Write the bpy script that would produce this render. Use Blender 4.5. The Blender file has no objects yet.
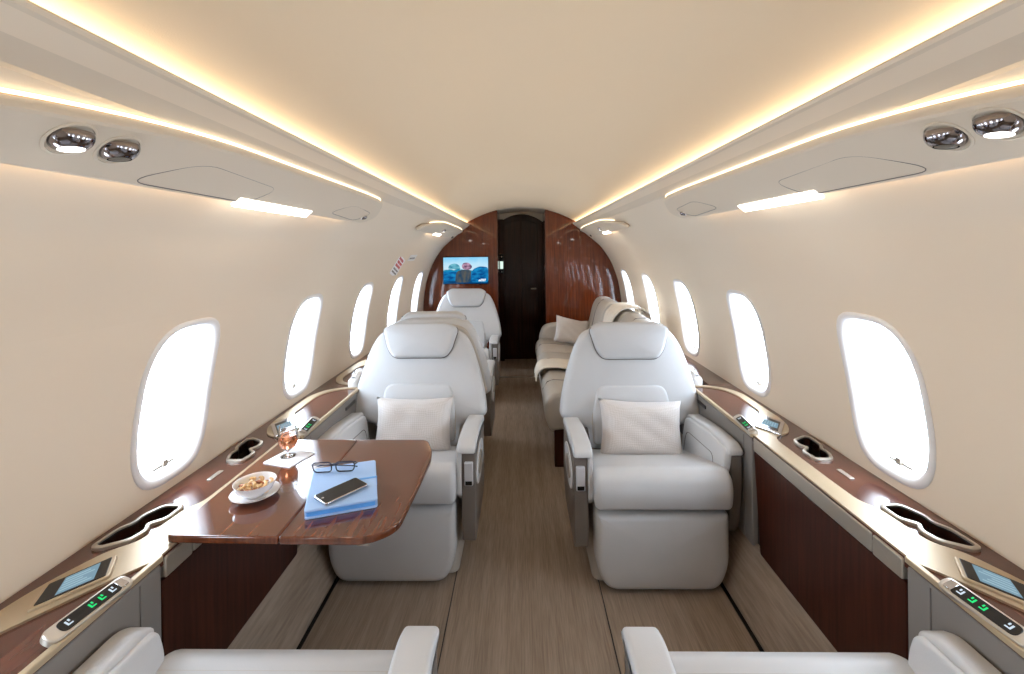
import bpy, bmesh, math, random
from math import sin, cos, pi, radians, sqrt, atan2
from mathutils import Vector, Matrix
random.seed(7)
SC = bpy.context.scene
COL = SC.collection

# ------------------------------------------------------------------ camera, world, exposure
CZ = 1.33
cam_d = bpy.data.cameras.new('camera')
cam = bpy.data.objects.new('camera', cam_d); COL.objects.link(cam); SC.camera = cam
cam_d.sensor_width = 36.0; cam_d.sensor_fit = 'HORIZONTAL'
cam_d.lens = 455.0 / 1024 * 36.0
cam_d.shift_y = -87.0 / 1024
cam_d.clip_start = 0.02
TH, RO = 0.0187, 0.0112
_f = Vector((-sin(TH), cos(TH), 0)); _r = Vector((cos(TH), sin(TH), 0)); _u = Vector((0, 0, 1))
_R = _r * cos(RO) - _u * sin(RO); _U = _u * cos(RO) + _r * sin(RO)
cam.matrix_world = Matrix(((_R.x, _U.x, -_f.x, -0.01), (_R.y, _U.y, -_f.y, 0.0), (_R.z, _U.z, -_f.z, CZ), (0, 0, 0, 1)))

W = bpy.data.worlds.new('sky'); SC.world = W; W.use_nodes = True
W.node_tree.nodes['Background'].inputs[0].default_value = (0.70, 0.84, 1.0, 1)
W.node_tree.nodes['Background'].inputs[1].default_value = 15.5
SC.view_settings.view_transform = 'Standard'; SC.view_settings.look = 'None'
SC.view_settings.exposure = 0.28; SC.view_settings.gamma = 1.0
SC.view_settings.use_curve_mapping = False
SC.cycles.max_bounces = 10; SC.cycles.diffuse_bounces = 7; SC.cycles.glossy_bounces = 5
SC.cycles.transparent_max_bounces = 12
SC.cycles.sample_clamp_indirect = 6.0
SC.cycles.denoising_prefilter = 'ACCURATE'; SC.cycles.denoising_input_passes = 'RGB_ALBEDO_NORMAL'
SC.cycles.caustics_reflective = False; SC.cycles.caustics_refractive = False

COVE_E = 6.0       # strength of the warm cove strips
POD_E = 2.6
READ_E = 7.0

# ------------------------------------------------------------------ materials
def srgb(r, g, b):
    f = lambda c: (c / 255) / 12.92 if c / 255 <= 0.04045 else ((c / 255 + 0.055) / 1.055) ** 2.4
    return (f(r), f(g), f(b), 1)

def newmat(name):
    m = bpy.data.materials.new(name); m.use_nodes = True
    return m, m.node_tree, m.node_tree.nodes['Principled BSDF']

def pmat(name, col, rough=0.5, metal=0.0, spec=0.5, bump=0, bscale=200, coat=0, var=0.0, vscale=3.0):
    m, nt, b = newmat(name)
    b.inputs['Base Color'].default_value = col
    b.inputs['Roughness'].default_value = rough
    b.inputs['Metallic'].default_value = metal
    b.inputs['Specular IOR Level'].default_value = spec
    b.inputs['Coat Weight'].default_value = coat
    b.inputs['Coat Roughness'].default_value = 0.04
    tc = nt.nodes.new('ShaderNodeTexCoord')
    if var:
        n = nt.nodes.new('ShaderNodeTexNoise'); n.inputs['Scale'].default_value = vscale
        n.inputs['Detail'].default_value = 3
        nt.links.new(tc.outputs['Object'], n.inputs['Vector'])
        r = nt.nodes.new('ShaderNodeValToRGB')
        r.color_ramp.elements[0].position = .3; r.color_ramp.elements[1].position = .7
        r.color_ramp.elements[0].color = tuple(c * (1 - var) for c in col[:3]) + (1,)
        r.color_ramp.elements[1].color = tuple(min(1, c * (1 + var)) for c in col[:3]) + (1,)
        nt.links.new(n.outputs['Fac'], r.inputs['Fac']); nt.links.new(r.outputs['Color'], b.inputs['Base Color'])
    if bump:
        n = nt.nodes.new('ShaderNodeTexNoise'); n.inputs['Scale'].default_value = bscale
        n.inputs['Detail'].default_value = 2
        nt.links.new(tc.outputs['Object'], n.inputs['Vector'])
        bp = nt.nodes.new('ShaderNodeBump'); bp.inputs['Strength'].default_value = bump
        bp.inputs['Distance'].default_value = 0.002
        nt.links.new(n.outputs['Fac'], bp.inputs['Height']); nt.links.new(bp.outputs['Normal'], b.inputs['Normal'])
    return m

def emat(name, col, strength):
    m = bpy.data.materials.new(name); m.use_nodes = True; nt = m.node_tree
    nt.nodes.clear(); e = nt.nodes.new('ShaderNodeEmission'); o = nt.nodes.new('ShaderNodeOutputMaterial')
    e.inputs[0].default_value = col; e.inputs[1].default_value = strength
    nt.links.new(e.outputs[0], o.inputs[0]); return m

def wood(name, dark, light, scale=(60, 3, 60), rough=0.16, coat=1.0, spec=.5):
    """veneer: fine streaks, the small component of scale is the grain direction"""
    m, nt, b = newmat(name)
    tc = nt.nodes.new('ShaderNodeTexCoord'); mp = nt.nodes.new('ShaderNodeMapping')
    mp.inputs['Scale'].default_value = scale
    nt.links.new(tc.outputs['Object'], mp.inputs['Vector'])
    n = nt.nodes.new('ShaderNodeTexNoise'); n.inputs['Scale'].default_value = 1.0
    n.inputs['Detail'].default_value = 3; n.inputs['Roughness'].default_value = .55
    nt.links.new(mp.outputs['Vector'], n.inputs['Vector'])
    r = nt.nodes.new('ShaderNodeValToRGB')
    r.color_ramp.elements[0].position = .28; r.color_ramp.elements[1].position = .72
    r.color_ramp.elements[0].color = dark; r.color_ramp.elements[1].color = light
    nt.links.new(n.outputs['Fac'], r.inputs['Fac']); nt.links.new(r.outputs['Color'], b.inputs['Base Color'])
    b.inputs['Roughness'].default_value = rough; b.inputs['Coat Weight'].default_value = coat
    b.inputs['Coat Roughness'].default_value = 0.02; b.inputs['Specular IOR Level'].default_value = spec
    return m

M = {}
M['shell'] = pmat('shell_cream', srgb(224, 208, 187), .55, spec=.3)
M['ceil'] = pmat('ceiling_fabric', srgb(224, 203, 174), .75, spec=.2, bump=.15, bscale=400)
M['panel'] = pmat('valance_panel', srgb(212, 197, 177), .5, spec=.3)
M['rim'] = pmat('window_rim', srgb(226, 222, 220), .35)
M['leather'] = pmat('pale_leather', srgb(199, 199, 200), .42, spec=.4, bump=.12, bscale=350, var=.03, vscale=5)
M['leather2'] = pmat('beige_leather', srgb(188, 180, 170), .42, spec=.4, bump=.12, bscale=350, var=.03)
M['taupe'] = pmat('taupe_panel', srgb(114, 105, 98), .45, spec=.4, bump=.1, bscale=300)
M['sidegrey'] = pmat('grey_side_panel', srgb(128, 122, 117), .55, spec=.3)
M['seam'] = pmat('seam', srgb(112, 106, 102), .7)
M['table'] = wood('table_veneer', srgb(76, 34, 16), srgb(116, 62, 34), (55, 5, 5), .13, spec=.3)
M['ledge'] = wood('ledge_veneer', srgb(70, 37, 28), srgb(92, 52, 40), (48, 5, 48), .14, coat=.8, spec=.2)
M['panelwood'] = wood('side_panel_veneer', srgb(48, 21, 14), srgb(70, 34, 24), (20, 70, 4), .35, coat=.3, spec=.1)
M['bulk'] = wood('bulkhead_veneer', srgb(74, 30, 12), srgb(112, 50, 22), (70, 6, 3), .12, coat=1.0, spec=.2)
M['door'] = wood('door_veneer', srgb(34, 13, 8), srgb(56, 25, 15), (60, 6, 3), .25, coat=.35, spec=.1)
M['champ'] = pmat('champagne_metal', srgb(180, 160, 132), .42, metal=.35, spec=.2)
M['nickel'] = pmat('brushed_nickel', srgb(188, 179, 166), .34, metal=.7)
M['chrome'] = pmat('chrome', srgb(205, 203, 205), .1, metal=1)
M['silver'] = pmat('satin_silver', srgb(214, 214, 218), .3, metal=.35)
M['gunmetal'] = pmat('polished_gunmetal', srgb(150, 144, 146), .12, metal=1)
M['black'] = pmat('black_gloss', srgb(18, 17, 18), .15)
M['well'] = pmat('dark_well', srgb(34, 28, 26), .35)
M['white'] = pmat('white_china', srgb(238, 236, 236), .12, coat=.6)
M['plastic'] = pmat('white_plastic', srgb(228, 224, 220), .3)
M['paper'] = pmat('paper', srgb(240, 240, 244), .8)
M['blue'] = pmat('blue_cover', srgb(158, 190, 232), .5, bump=.1, bscale=500)
M['blue2'] = pmat('blue_elastic', srgb(92, 160, 226), .45)
M['knit'] = pmat('cream_knit', srgb(226, 216, 202), .9, bump=.5, bscale=180)
M['red'] = pmat('red_print', srgb(190, 60, 62), .7)
M['grn'] = emat('green_icon', (.03, .8, .22, 1), .9)
M['icon'] = emat('white_icon', (.7, .8, .9, 1), .8)
M['screen'] = emat('display_glow', srgb(130, 160, 176), .8)
M['screenline'] = emat('display_text', srgb(156, 184, 196), .9)
M['cove'] = emat('warm_strip', (1, .84, .60, 1), COVE_E)
M['podled'] = emat('pod_strip', (1, .84, .60, 1), POD_E)
M['warmwash'] = emat('warm_wall_wash', (1, .72, .40, 1), 24.0)
M['wash'] = emat('wash_lamp', (1, .96, .90, 1), READ_E)
M['callpanel'] = emat('call_panel', srgb(215, 240, 225), 1.0)

def mat_carpet():
    m, nt, b = newmat('striped_carpet')
    tc = nt.nodes.new('ShaderNodeTexCoord')
    def streak(sc):
        mp = nt.nodes.new('ShaderNodeMapping'); mp.inputs['Scale'].default_value = sc
        n = nt.nodes.new('ShaderNodeTexNoise'); n.inputs['Scale'].default_value = 1; n.inputs['Detail'].default_value = 4
        nt.links.new(tc.outputs['Object'], mp.inputs['Vector']); nt.links.new(mp.outputs['Vector'], n.inputs['Vector'])
        return n
    a = streak((210, 9, 60)); c = streak((26, 1.2, 8))
    mx = nt.nodes.new('ShaderNodeMath'); mx.operation = 'ADD'
    nt.links.new(a.outputs['Fac'], mx.inputs[0]); nt.links.new(c.outputs['Fac'], mx.inputs[1])
    r = nt.nodes.new('ShaderNodeValToRGB')
    r.color_ramp.elements[0].position = .38; r.color_ramp.elements[1].position = .62
    r.color_ramp.elements[0].color = srgb(138, 122, 107); r.color_ramp.elements[1].color = srgb(164, 147, 131)
    h = nt.nodes.new('ShaderNodeMath'); h.operation = 'MULTIPLY'; h.inputs[1].default_value = .5
    nt.links.new(mx.outputs[0], h.inputs[0]); nt.links.new(h.outputs[0], r.inputs['Fac'])
    nt.links.new(r.outputs['Color'], b.inputs['Base Color'])
    b.inputs['Roughness'].default_value = .95; b.inputs['Specular IOR Level'].default_value = .1
    bp = nt.nodes.new('ShaderNodeBump'); bp.inputs['Strength'].default_value = .5; bp.inputs['Distance'].default_value = .003
    nt.links.new(a.outputs['Fac'], bp.inputs['Height']); nt.links.new(bp.outputs['Normal'], b.inputs['Normal'])
    return m
M['carpet'] = mat_carpet()

def mat_pillow():
    m, nt, b = newmat('woven_silver_fabric')
    tc = nt.nodes.new('ShaderNodeTexCoord'); mp = nt.nodes.new('ShaderNodeMapping')
    mp.inputs['Scale'].default_value = (150, 150, 150); mp.inputs['Rotation'].default_value = (0, .785, 0)
    ch = nt.nodes.new('ShaderNodeTexChecker'); ch.inputs['Scale'].default_value = 1
    ch.inputs['Color1'].default_value = srgb(216, 209, 205); ch.inputs['Color2'].default_value = srgb(205, 197, 191)
    nt.links.new(tc.outputs['Object'], mp.inputs['Vector']); nt.links.new(mp.outputs['Vector'], ch.inputs['Vector'])
    nt.links.new(ch.outputs['Color'], b.inputs['Base Color'])
    b.inputs['Roughness'].default_value = .5; b.inputs['Sheen Weight'].default_value = .3
    bp = nt.nodes.new('ShaderNodeBump'); bp.inputs['Strength'].default_value = .35; bp.inputs['Distance'].default_value = .002
    nt.links.new(ch.outputs['Fac'], bp.inputs['Height']); nt.links.new(bp.outputs['Normal'], b.inputs['Normal'])
    return m
M['pillow'] = mat_pillow()

def mat_pane():
    m = bpy.data.materials.new('clear_pane'); m.use_nodes = True; nt = m.node_tree; nt.nodes.clear()
    o = nt.nodes.new('ShaderNodeOutputMaterial'); t = nt.nodes.new('ShaderNodeBsdfTransparent')
    g = nt.nodes.new('ShaderNodeBsdfGlossy'); g.inputs['Roughness'].default_value = .02
    x = nt.nodes.new('ShaderNodeMixShader'); x.inputs[0].default_value = .04
    nt.links.new(t.outputs[0], x.inputs[1]); nt.links.new(g.outputs[0], x.inputs[2]); nt.links.new(x.outputs[0], o.inputs[0])
    return m
M['pane'] = mat_pane()

def mat_glass(name, col, ior=1.45):
    m, nt, b = newmat(name)
    b.inputs['Base Color'].default_value = col; b.inputs['Transmission Weight'].default_value = 1
    b.inputs['Roughness'].default_value = 0; b.inputs['IOR'].default_value = ior
    return m
M['glass'] = mat_glass('drinking_glass', (1, 1, 1, 1))
M['wine'] = mat_glass('rose_drink', (.92, .36, .18, 1), 1.33)

# ------------------------------------------------------------------ mesh helpers
class MB:
    def __init__(s): s.v = []; s.f = []; s.mi = []; s.cur = 0
    def add(s, vs, fs, T=None):
        o = len(s.v)
        s.v += [tuple(T @ Vector(p)) if T else tuple(p) for p in vs]
        s.f += [tuple(i + o for i in f) for f in fs]; s.mi += [s.cur] * len(fs)
        return s
    def build(s, name, mat, parent=None, smooth=True, bevel=0, bseg=2, angle=40, loc=None, recalc=True):
        me = bpy.data.meshes.new(name); me.from_pydata(s.v, [], s.f)
        if recalc:
            bm = bmesh.new(); bm.from_mesh(me); bmesh.ops.recalc_face_normals(bm, faces=bm.faces); bm.to_mesh(me); bm.free()
        mats = mat if isinstance(mat, list) else [mat]
        for m in mats: me.materials.append(m)
        if len(mats) > 1:
            for p, i in zip(me.polygons, s.mi): p.material_index = i
        if smooth:
            me.shade_smooth() if hasattr(me, 'shade_smooth') else None
            try: me.set_sharp_from_angle(angle=radians(angle))
            except Exception: pass
        o = bpy.data.objects.new(name, me); COL.objects.link(o)
        if parent: o.parent = parent
        if loc: o.location = loc
        if bevel:
            b = o.modifiers.new('bevel', 'BEVEL'); b.width = bevel; b.segments = bseg; b.limit_method = 'ANGLE'; b.angle_limit = radians(35)
            b.harden_normals = False
        return o

def box(mb, x0, x1, y0, y1, z0, z1, T=None):
    vs = [(x, y, z) for x in (x0, x1) for y in (y0, y1) for z in (z0, z1)]
    fs = [(0, 1, 3, 2), (4, 6, 7, 5), (0, 4, 5, 1), (2, 3, 7, 6), (0, 2, 6, 4), (1, 5, 7, 3)]
    return mb.add(vs, fs, T)

def tube(mb, pts, r, n=8, closed=False, T=None):
    pts = [Vector(p) for p in pts]; vs = []; fs = []; N = len(pts); up = Vector((0, 0, 1))
    for i, p in enumerate(pts):
        a = pts[(i - 1) % N] if (closed or i > 0) else p
        b = pts[(i + 1) % N] if (closed or i < N - 1) else p
        t = (b - a).normalized()
        h = up if abs(t.dot(up)) < .95 else Vector((1, 0, 0))
        u = t.cross(h).normalized(); w = u.cross(t)
        for k in range(n):
            q = p + (u * cos(2 * pi * k / n) + w * sin(2 * pi * k / n)) * r; vs.append(tuple(q))
    for i in range(N if closed else N - 1):
        j = (i + 1) % N
        for k in range(n): fs.append((i * n + k, i * n + (k + 1) % n, j * n + (k + 1) % n, j * n + k))
    if not closed: fs += [tuple(range(n))[::-1], tuple((N - 1) * n + k for k in range(n))]
    return mb.add(vs, fs, T)

def lathe(mb, prof, n=32, T=None):
    vs = []; fs = []
    for r, z in prof:
        for k in range(n): vs.append((r * cos(2 * pi * k / n), r * sin(2 * pi * k / n), z))
    for i in range(len(prof) - 1):
        for k in range(n): fs.append((i * n + k, i * n + (k + 1) % n, (i + 1) * n + (k + 1) % n, (i + 1) * n + k))
    fs += [tuple(range(n))[::-1], tuple((len(prof) - 1) * n + k for k in range(n))]
    return mb.add(vs, fs, T)

def rounded(pts, rad, seg=6, maxlen=.05):
    """polygon with rounded corners; rad = number or list"""
    out = []; n = len(pts)
    for i in range(n):
        p = Vector(pts[i]); a = Vector(pts[i - 1]); b = Vector(pts[(i + 1) % n])
        r = rad[i] if isinstance(rad, (list, tuple)) else rad
        la = (a - p).length; lb = (b - p).length; r_ = min(r, la * .48, lb * .48)
        if r_ < 1e-5: out.append(p); continue
        A = p + (a - p).normalized() * r_; B = p + (b - p).normalized() * r_
        for k in range(seg + 1):
            t = k / seg; out.append(A * (1 - t) ** 2 + p * 2 * t * (1 - t) * 1.0 + B * t ** 2)
    res = []
    for i, p in enumerate(out):
        q = out[(i + 1) % len(out)]; L = (q - p).length
        if L < 1e-6: continue
        res.append(p); k = int(L / maxlen)
        for j in range(1, k + 1): res.append(p.lerp(q, j / (k + 1)))
    return [tuple(p) for p in res]

def inset(pts, d):
    n = len(pts); A = sum(pts[i][0] * pts[(i + 1) % n][1] - pts[(i + 1) % n][0] * pts[i][1] for i in range(n))
    s = 1 if A > 0 else -1; out = []
    for i in range(n):
        a = Vector(pts[i - 1]); p = Vector(pts[i]); b = Vector(pts[(i + 1) % n])
        t1 = (p - a).normalized(); t2 = (b - p).normalized()
        n1 = Vector((-t1.y, t1.x)); n2 = Vector((-t2.y, t2.x)); m = (n1 + n2)
        m = m.normalized() if m.length > 1e-6 else n1
        c = max(.6, m.dot(n1)); q = p + m * (d * s / c); out.append((q.x, q.y))
    return out

def pad(mb, pts, h, r=.01, rb=0, puff=0, T=None, w0=0, rings=4, hf=None):
    """upholstered slab: outline pts in (u,v), thickness h along w, top edge radius r, bottom edge radius rb"""
    cx = sum(p[0] for p in pts) / len(pts); cy = sum(p[1] for p in pts) / len(pts); n = len(pts)
    levels = []
    if rb:
        for k in range(4):
            a = k / 3 * pi / 2; levels.append((inset(pts, rb * (1 - sin(a))), w0 + rb * (1 - cos(a))))
    else: levels.append((pts, w0))
    for k in range(5):
        a = k / 4 * pi / 2; levels.append((inset(pts, r * (1 - cos(a))), w0 + h - r * (1 - sin(a))))
    if not (puff or hf): levels.append((inset(levels[-1][0], min(r * .4, .003)), w0 + h))
    if puff or hf:
        base = levels[-1][0]
        for k in range(1, rings + 1):
            q = 1 - k / (rings + .2); levels.append(([(cx + (x - cx) * q, cy + (y - cy) * q) for x, y in base], w0 + h + puff * (1 - q ** 2.2)))
    vs = []; fs = []
    for L, w in levels:
        for x, y in L: vs.append((x, y, w + (hf(x, y) if hf else 0)))
    for i in range(len(levels) - 1):
        for k in range(n): fs.append((i * n + k, i * n + (k + 1) % n, (i + 1) * n + (k + 1) % n, (i + 1) * n + k))
    fs.append(tuple(range(n))[::-1]); fs.append(tuple((len(levels) - 1) * n + k for k in range(n)))
    return mb.add(vs, fs, T)

def basis(o, u, v, w):
    u, v, w, o = Vector(u), Vector(v), Vector(w), Vector(o)
    return Matrix(((u.x, v.x, w.x, o.x), (u.y, v.y, w.y, o.y), (u.z, v.z, w.z, o.z), (0, 0, 0, 1)))
SIDEX = lambda x: basis((x, 0, 0), (0, 1, 0), (0, 0, 1), (1, 0, 0))     # (u,v,w)->(y,z,x)
FRONT = lambda y: basis((0, y, 0), (1, 0, 0), (0, 0, 1), (0, -1, 0))    # (u,v,w)->(x,z,-y)

def empty(name, loc=(0, 0, 0), rz=0, label=None, cat=None, group=None):
    o = bpy.data.objects.new(name, None); COL.objects.link(o); o.location = loc; o.rotation_euler = (0, 0, rz)
    o.empty_display_size = .05
    tag(o, label, cat, group); return o
def tag(o, label=None, cat=None, group=None, kind=None):
    if label: o['label'] = label
    if cat: o['category'] = cat
    if group: o['group'] = group
    if kind: o['kind'] = kind
    return o
def struct(o): o['kind'] = 'structure'; return o
def copy_tree(o, parent=None):
    c = o.copy(); COL.objects.link(c); c.parent = parent
    for ch in list(o.children): copy_tree(ch, c)
    return c

# ------------------------------------------------------------------ cabin section
SEC = [(.90, -.02), (.95, .10), (1.045, .35), (1.078, .60), (1.078, .74), (1.062, .88), (1.03, 1.03), (.965, 1.20), (.87, 1.345), (.80, 1.415),
       (.735, 1.47), (.65, 1.54), (.565, 1.603)]
def catmull(P, m=8):
    out = []
    for i in range(len(P) - 1):
        p0 = Vector(P[max(0, i - 1)]); p1 = Vector(P[i]); p2 = Vector(P[i + 1]); p3 = Vector(P[min(len(P) - 1, i + 2)])
        for k in range(m):
            t = k / m
            out.append(.5 * ((2 * p1) + (-p0 + p2) * t + (2 * p0 - 5 * p1 + 4 * p2 - p3) * t * t + (-p0 + 3 * p1 - 3 * p2 + p3) * t ** 3))
    out.append(Vector(P[-1])); return out
_S = catmull(SEC); _L = [0]
for a, b in zip(_S, _S[1:]): _L.append(_L[-1] + (b - a).length)
SMAX = _L[-1]
def sec(s):
    s = min(max(s, 0), SMAX)
    for i in range(len(_L) - 1):
        if s <= _L[i + 1]:
            t = (s - _L[i]) / (_L[i + 1] - _L[i]); return _S[i].lerp(_S[i + 1], t)
    return _S[-1]
def secn(s):                              # inward normal (towards the cabin axis)
    a = sec(s - .01); b = sec(s + .01); t = (b - a).normalized(); return Vector((-t.y, t.x))
def s_of_z(z):
    for i in range(len(_S) - 1):
        if _S[i].y <= z <= _S[i + 1].y: return _L[i] + (_L[i + 1] - _L[i]) * (z - _S[i].y) / (_S[i + 1].y - _S[i].y)
    return SMAX
def P3(side, y, s, d=0):
    p = sec(s) + secn(s) * d; return (side * p.x, y, p.y)

Y0, YB = -1.39, 4.95
PITCH, WC = .787, 1.365
SW = (s_of_z(.665) + s_of_z(1.112)) / 2; WA, WBs = .134, (s_of_z(1.112) - s_of_z(.665)) / 2
def superpt(t, a, b, n=3.4):
    c, s = cos(t), sin(t); k = (abs(c) ** n / a ** n + abs(s) ** n / b ** n) ** (-1 / n); return k * c, k * s

NW = 72
def wall(side, name):
    mb = MB(); s0, s1 = SW - WBs - .05, SW + WBs + .05
    def strip(sa, sb, m, ya, yb, ny):
        vs = [P3(side, ya + (yb - ya) * j / ny, sa + (sb - sa) * i / m) for i in range(m + 1) for j in range(ny + 1)]
        fs = [(i * (ny + 1) + j, i * (ny + 1) + j + 1, (i + 1) * (ny + 1) + j + 1, (i + 1) * (ny + 1) + j) for i in range(m) for j in range(ny)]
        mb.add(vs, fs)
    ks = range(-3, 5)
    yend = WC + 4.5 * PITCH
    strip(0, s0, 16, Y0, YB + .06, 20); strip(s1, SMAX, 30, Y0, YB + .06, 20)
    strip(s0, s1, 20, yend, YB + .06, 1)
    if Y0 < WC - 3.5 * PITCH: strip(s0, s1, 20, Y0, WC - 3.5 * PITCH, 1)
    hb = (s1 - s0) / 2; ha = PITCH / 2; ca = atan2(hb, ha)
    ts = sorted([2 * pi * k / NW for k in range(NW)] + [ca, pi - ca, pi + ca, 2 * pi - ca])
    for k in ks:
        yc = WC + k * PITCH; ring = []
        for t in ts:
            c, s = cos(t), sin(t); R = min(ha / abs(c) if abs(c) > 1e-9 else 9, hb / abs(s) if abs(s) > 1e-9 else 9)
            ring.append(((R * c, R * s), superpt(t, WA, WBs)))
        m = 6; n = len(ts); vs = []
        for i in range(m + 1):
            q = (i / m) ** 1.5
            for (o, c) in ring: vs.append(P3(side, yc + c[0] + (o[0] - c[0]) * q, SW + c[1] + (o[1] - c[1]) * q))
        fs = [(i * n + j, i * n + (j + 1) % n, (i + 1) * n + (j + 1) % n, (i + 1) * n + j) for i in range(m) for j in range(n)]
        mb.add(vs, fs)
    o = mb.build(name, M['shell'], recalc=False, angle=80); return struct(o)
wall(-1, 'wall_left'); wall(1, 'wall_right')

def window(side, k, idx):
    yc = WC + k * PITCH
    fr = MB(); prof = [(.020, .000), (.019, .004), (.010, .006), (.000, .003), (-.008, -.008), (-.012, -.03), (-.013, -.055), (.03, -.06)]
    vs = []
    for (e, d) in prof:
        for j in range(NW):
            t = 2 * pi * j / NW; a, b = superpt(t, WA + e, WBs + e)
            vs.append(P3(side, yc + a, SW + b, d))
    fs = [(i * NW + j, i * NW + (j + 1) % NW, (i + 1) * NW + (j + 1) % NW, (i + 1) * NW + j) for i in range(len(prof) - 1) for j in range(NW)]
    fr.add(vs, fs); o = fr.build('window_%d' % idx, M['rim'], angle=70); struct(o)
    g = MB(); vs = []; rr = (1, .66, .33)
    for q in rr:
        for j in range(NW):
            a, b = superpt(2 * pi * j / NW, (WA - .012) * q, (WBs - .012) * q); vs.append(P3(side, yc + a, SW + b, -.045))
    fs = [(i * NW + j, i * NW + (j + 1) % NW, (i + 1) * NW + (j + 1) % NW, (i + 1) * NW + j) for i in range(2) for j in range(NW)] + [tuple(2 * NW + j for j in range(NW))]
    g.add(vs, fs); g.build('pane', M['pane'], o)
    h = MB(); c = Vector(P3(side, yc, SW - WBs + .022, -.026)); n = secn(SW - WBs + .02); nn = Vector((side * n.x, 0, n.y)); up = Vector((0, 0, 1))
    box(h, -.042, .042, -.004, .004, -.003, .003, basis(c, (0, 1, 0), nn.cross(Vector((0, 1, 0))), nn))
    box(h, -.009, .009, -.004, .016, -.004, .010, basis(c, (0, 1, 0), nn.cross(Vector((0, 1, 0))) * (1 if nn.cross(Vector((0, 1, 0))).z > 0 else -1), nn))
    h.build('shade_pull', M['nickel'], o, bevel=.001)
    # portal so that the sky is sampled through the opening
    ld = bpy.data.lights.new('sky_portal', 'AREA'); ld.shape = 'RECTANGLE'; ld.size = .29; ld.size_y = .47
    ld.cycles.is_portal = True
    lo = bpy.data.objects.new('sky_portal', ld); COL.objects.link(lo)
    p = Vector(P3(side, yc, SW, -.07)); z = -nn; x = Vector((0, 1, 0)); y = z.cross(x)
    lo.matrix_world = basis(p, x, y, z)
i = 1
for k in range(-3, 5):
    for side in (-1, 1): window(side, k, i); i += 1

# ceiling: shallow vault that drops near the forward end
def crown(y):
    t = min(max((y - 2.70) / .55, 0), 1); t = t * t * (3 - 2 * t); q = min(max((y - 3.25) / .9, 0), 1)
    return 1.900 - .105 * t + .012 * sin(pi * q) ** 2
def ceil_pt(u, y):                       # u in -1..1
    x = u * .60; e = 1.628
    a = abs(u); zc = crown(y) - e
    return (x, y, e + zc * (1 - a ** 2.1) - .0 * a)
mb = MB(); NU, NY = 48, 90; ys = [Y0 + (YB + .0 - Y0) * j / NY for j in range(NY + 1)]
vs = [ceil_pt(-1 + 2 * i / NU, y) for i in range(NU + 1) for y in ys]
mb.add(vs, [(i * (NY + 1) + j, i * (NY + 1) + j + 1, (i + 1) * (NY + 1) + j + 1, (i + 1) * (NY + 1) + j) for i in range(NU) for j in range(NY)])
struct(mb.build('ceiling', M['ceil'], recalc=False, angle=80))
# cove: lip on top of the wall panel, channel behind it, light strip in the channel
for side, nm in ((-1, 'left'), (1, 'right')):
    def rail(prof, name, mat, ya=Y0, yb=YB, parent=None):
        mb = MB(); n = len(prof)
        vs = [(side * x, y, z) for y in (ya, yb) for x, z in prof]
        fs = [(i, (i + 1) % n, n + (i + 1) % n, n + i) for i in range(n)] + [tuple(range(n)), tuple(range(n, 2 * n))]
        mb.add(vs, fs); return mb.build(name, mat, parent, smooth=False)
    lip = struct(rail([(.566, 1.6025), (.560, 1.607), (.558, 1.613), (.562, 1.618), (.572, 1.612), (.580, 1.600)], 'trim_%d' % (1 if side < 0 else 2), M['panel']))
    struct(rail([(.60, 1.632), (.645, 1.628), (.66, 1.60), (.655, 1.545), (.62, 1.56), (.59, 1.585), (.585, 1.59), (.62, 1.585), (.64, 1.60), (.632, 1.615)], 'trim_%d' % (3 if side < 0 else 4), M['panel']))
    t = empty('cove_light', (side * .595, 1.7, 1.60), 0, 'long warm light strip glowing along the %s edge of the vaulted ceiling' % nm, 'light', 'warm cove light strips')
    st = rail([(.577, 1.617), (.590, 1.624), (.601, 1.614), (.588, 1.606)], 'light_strip', M['cove'], Y0 + .02, YB - .01, t)
    st.location = (-side * .595, -1.7, -1.60)

# floor, rear wall
mb = MB(); box(mb, -.79, .79, Y0, 5.62, -.03, 0); struct(mb.build('floor', M['carpet'], smooth=False))
mb = MB()
pts = [(sec(SMAX * i / 40).x, sec(SMAX * i / 40).y) for i in range(41)] + [(.60, 1.63)] + [(.60 * (1 - i / 12), ceil_pt(1 - i / 12, 0)[2]) for i in range(1, 13)]
loop = [(p[0], Y0, p[1]) for p in pts] + [(-p[0], Y0, p[1]) for p in pts[::-1][1:]]
mb.add(loop, [tuple(range(len(loop)))]); struct(mb.build('wall_rear', M['shell'], smooth=False))
# sloped carpeted plinths with a dark gap at the foot
for side, nm in ((-1, 'left'), (1, 'right')):
    mb = MB(); q = [(.772, -.01), (.780, .012), (.866, .195), (.866, .21), (.90, .21), (.93, -.01)]
    vs = [(side * x, y, z) for y in (Y0, YB) for x, z in q]; n = len(q)
    mb.add(vs, [(i, (i + 1) % n, n + (i + 1) % n, n + i) for i in range(n)] + [tuple(range(n)), tuple(range(n, 2 * n))])
    struct(mb.build('baseboard_' + nm, M['carpet'], smooth=False))
    mb = MB(); box(mb, side * .762 if side > 0 else -.774, .774 if side > 0 else -.762, Y0, YB, 0, .006)
    struct(mb.build('trim_%d' % (5 if side < 0 else 6), M['black'], smooth=False))
    mb = MB(); box(mb, side * .288 - .002, side * .288 + .002, Y0, YB, 0, .0012)
    struct(mb.build('trim_%d' % (7 if side < 0 else 8), M['well'], smooth=False))

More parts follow.
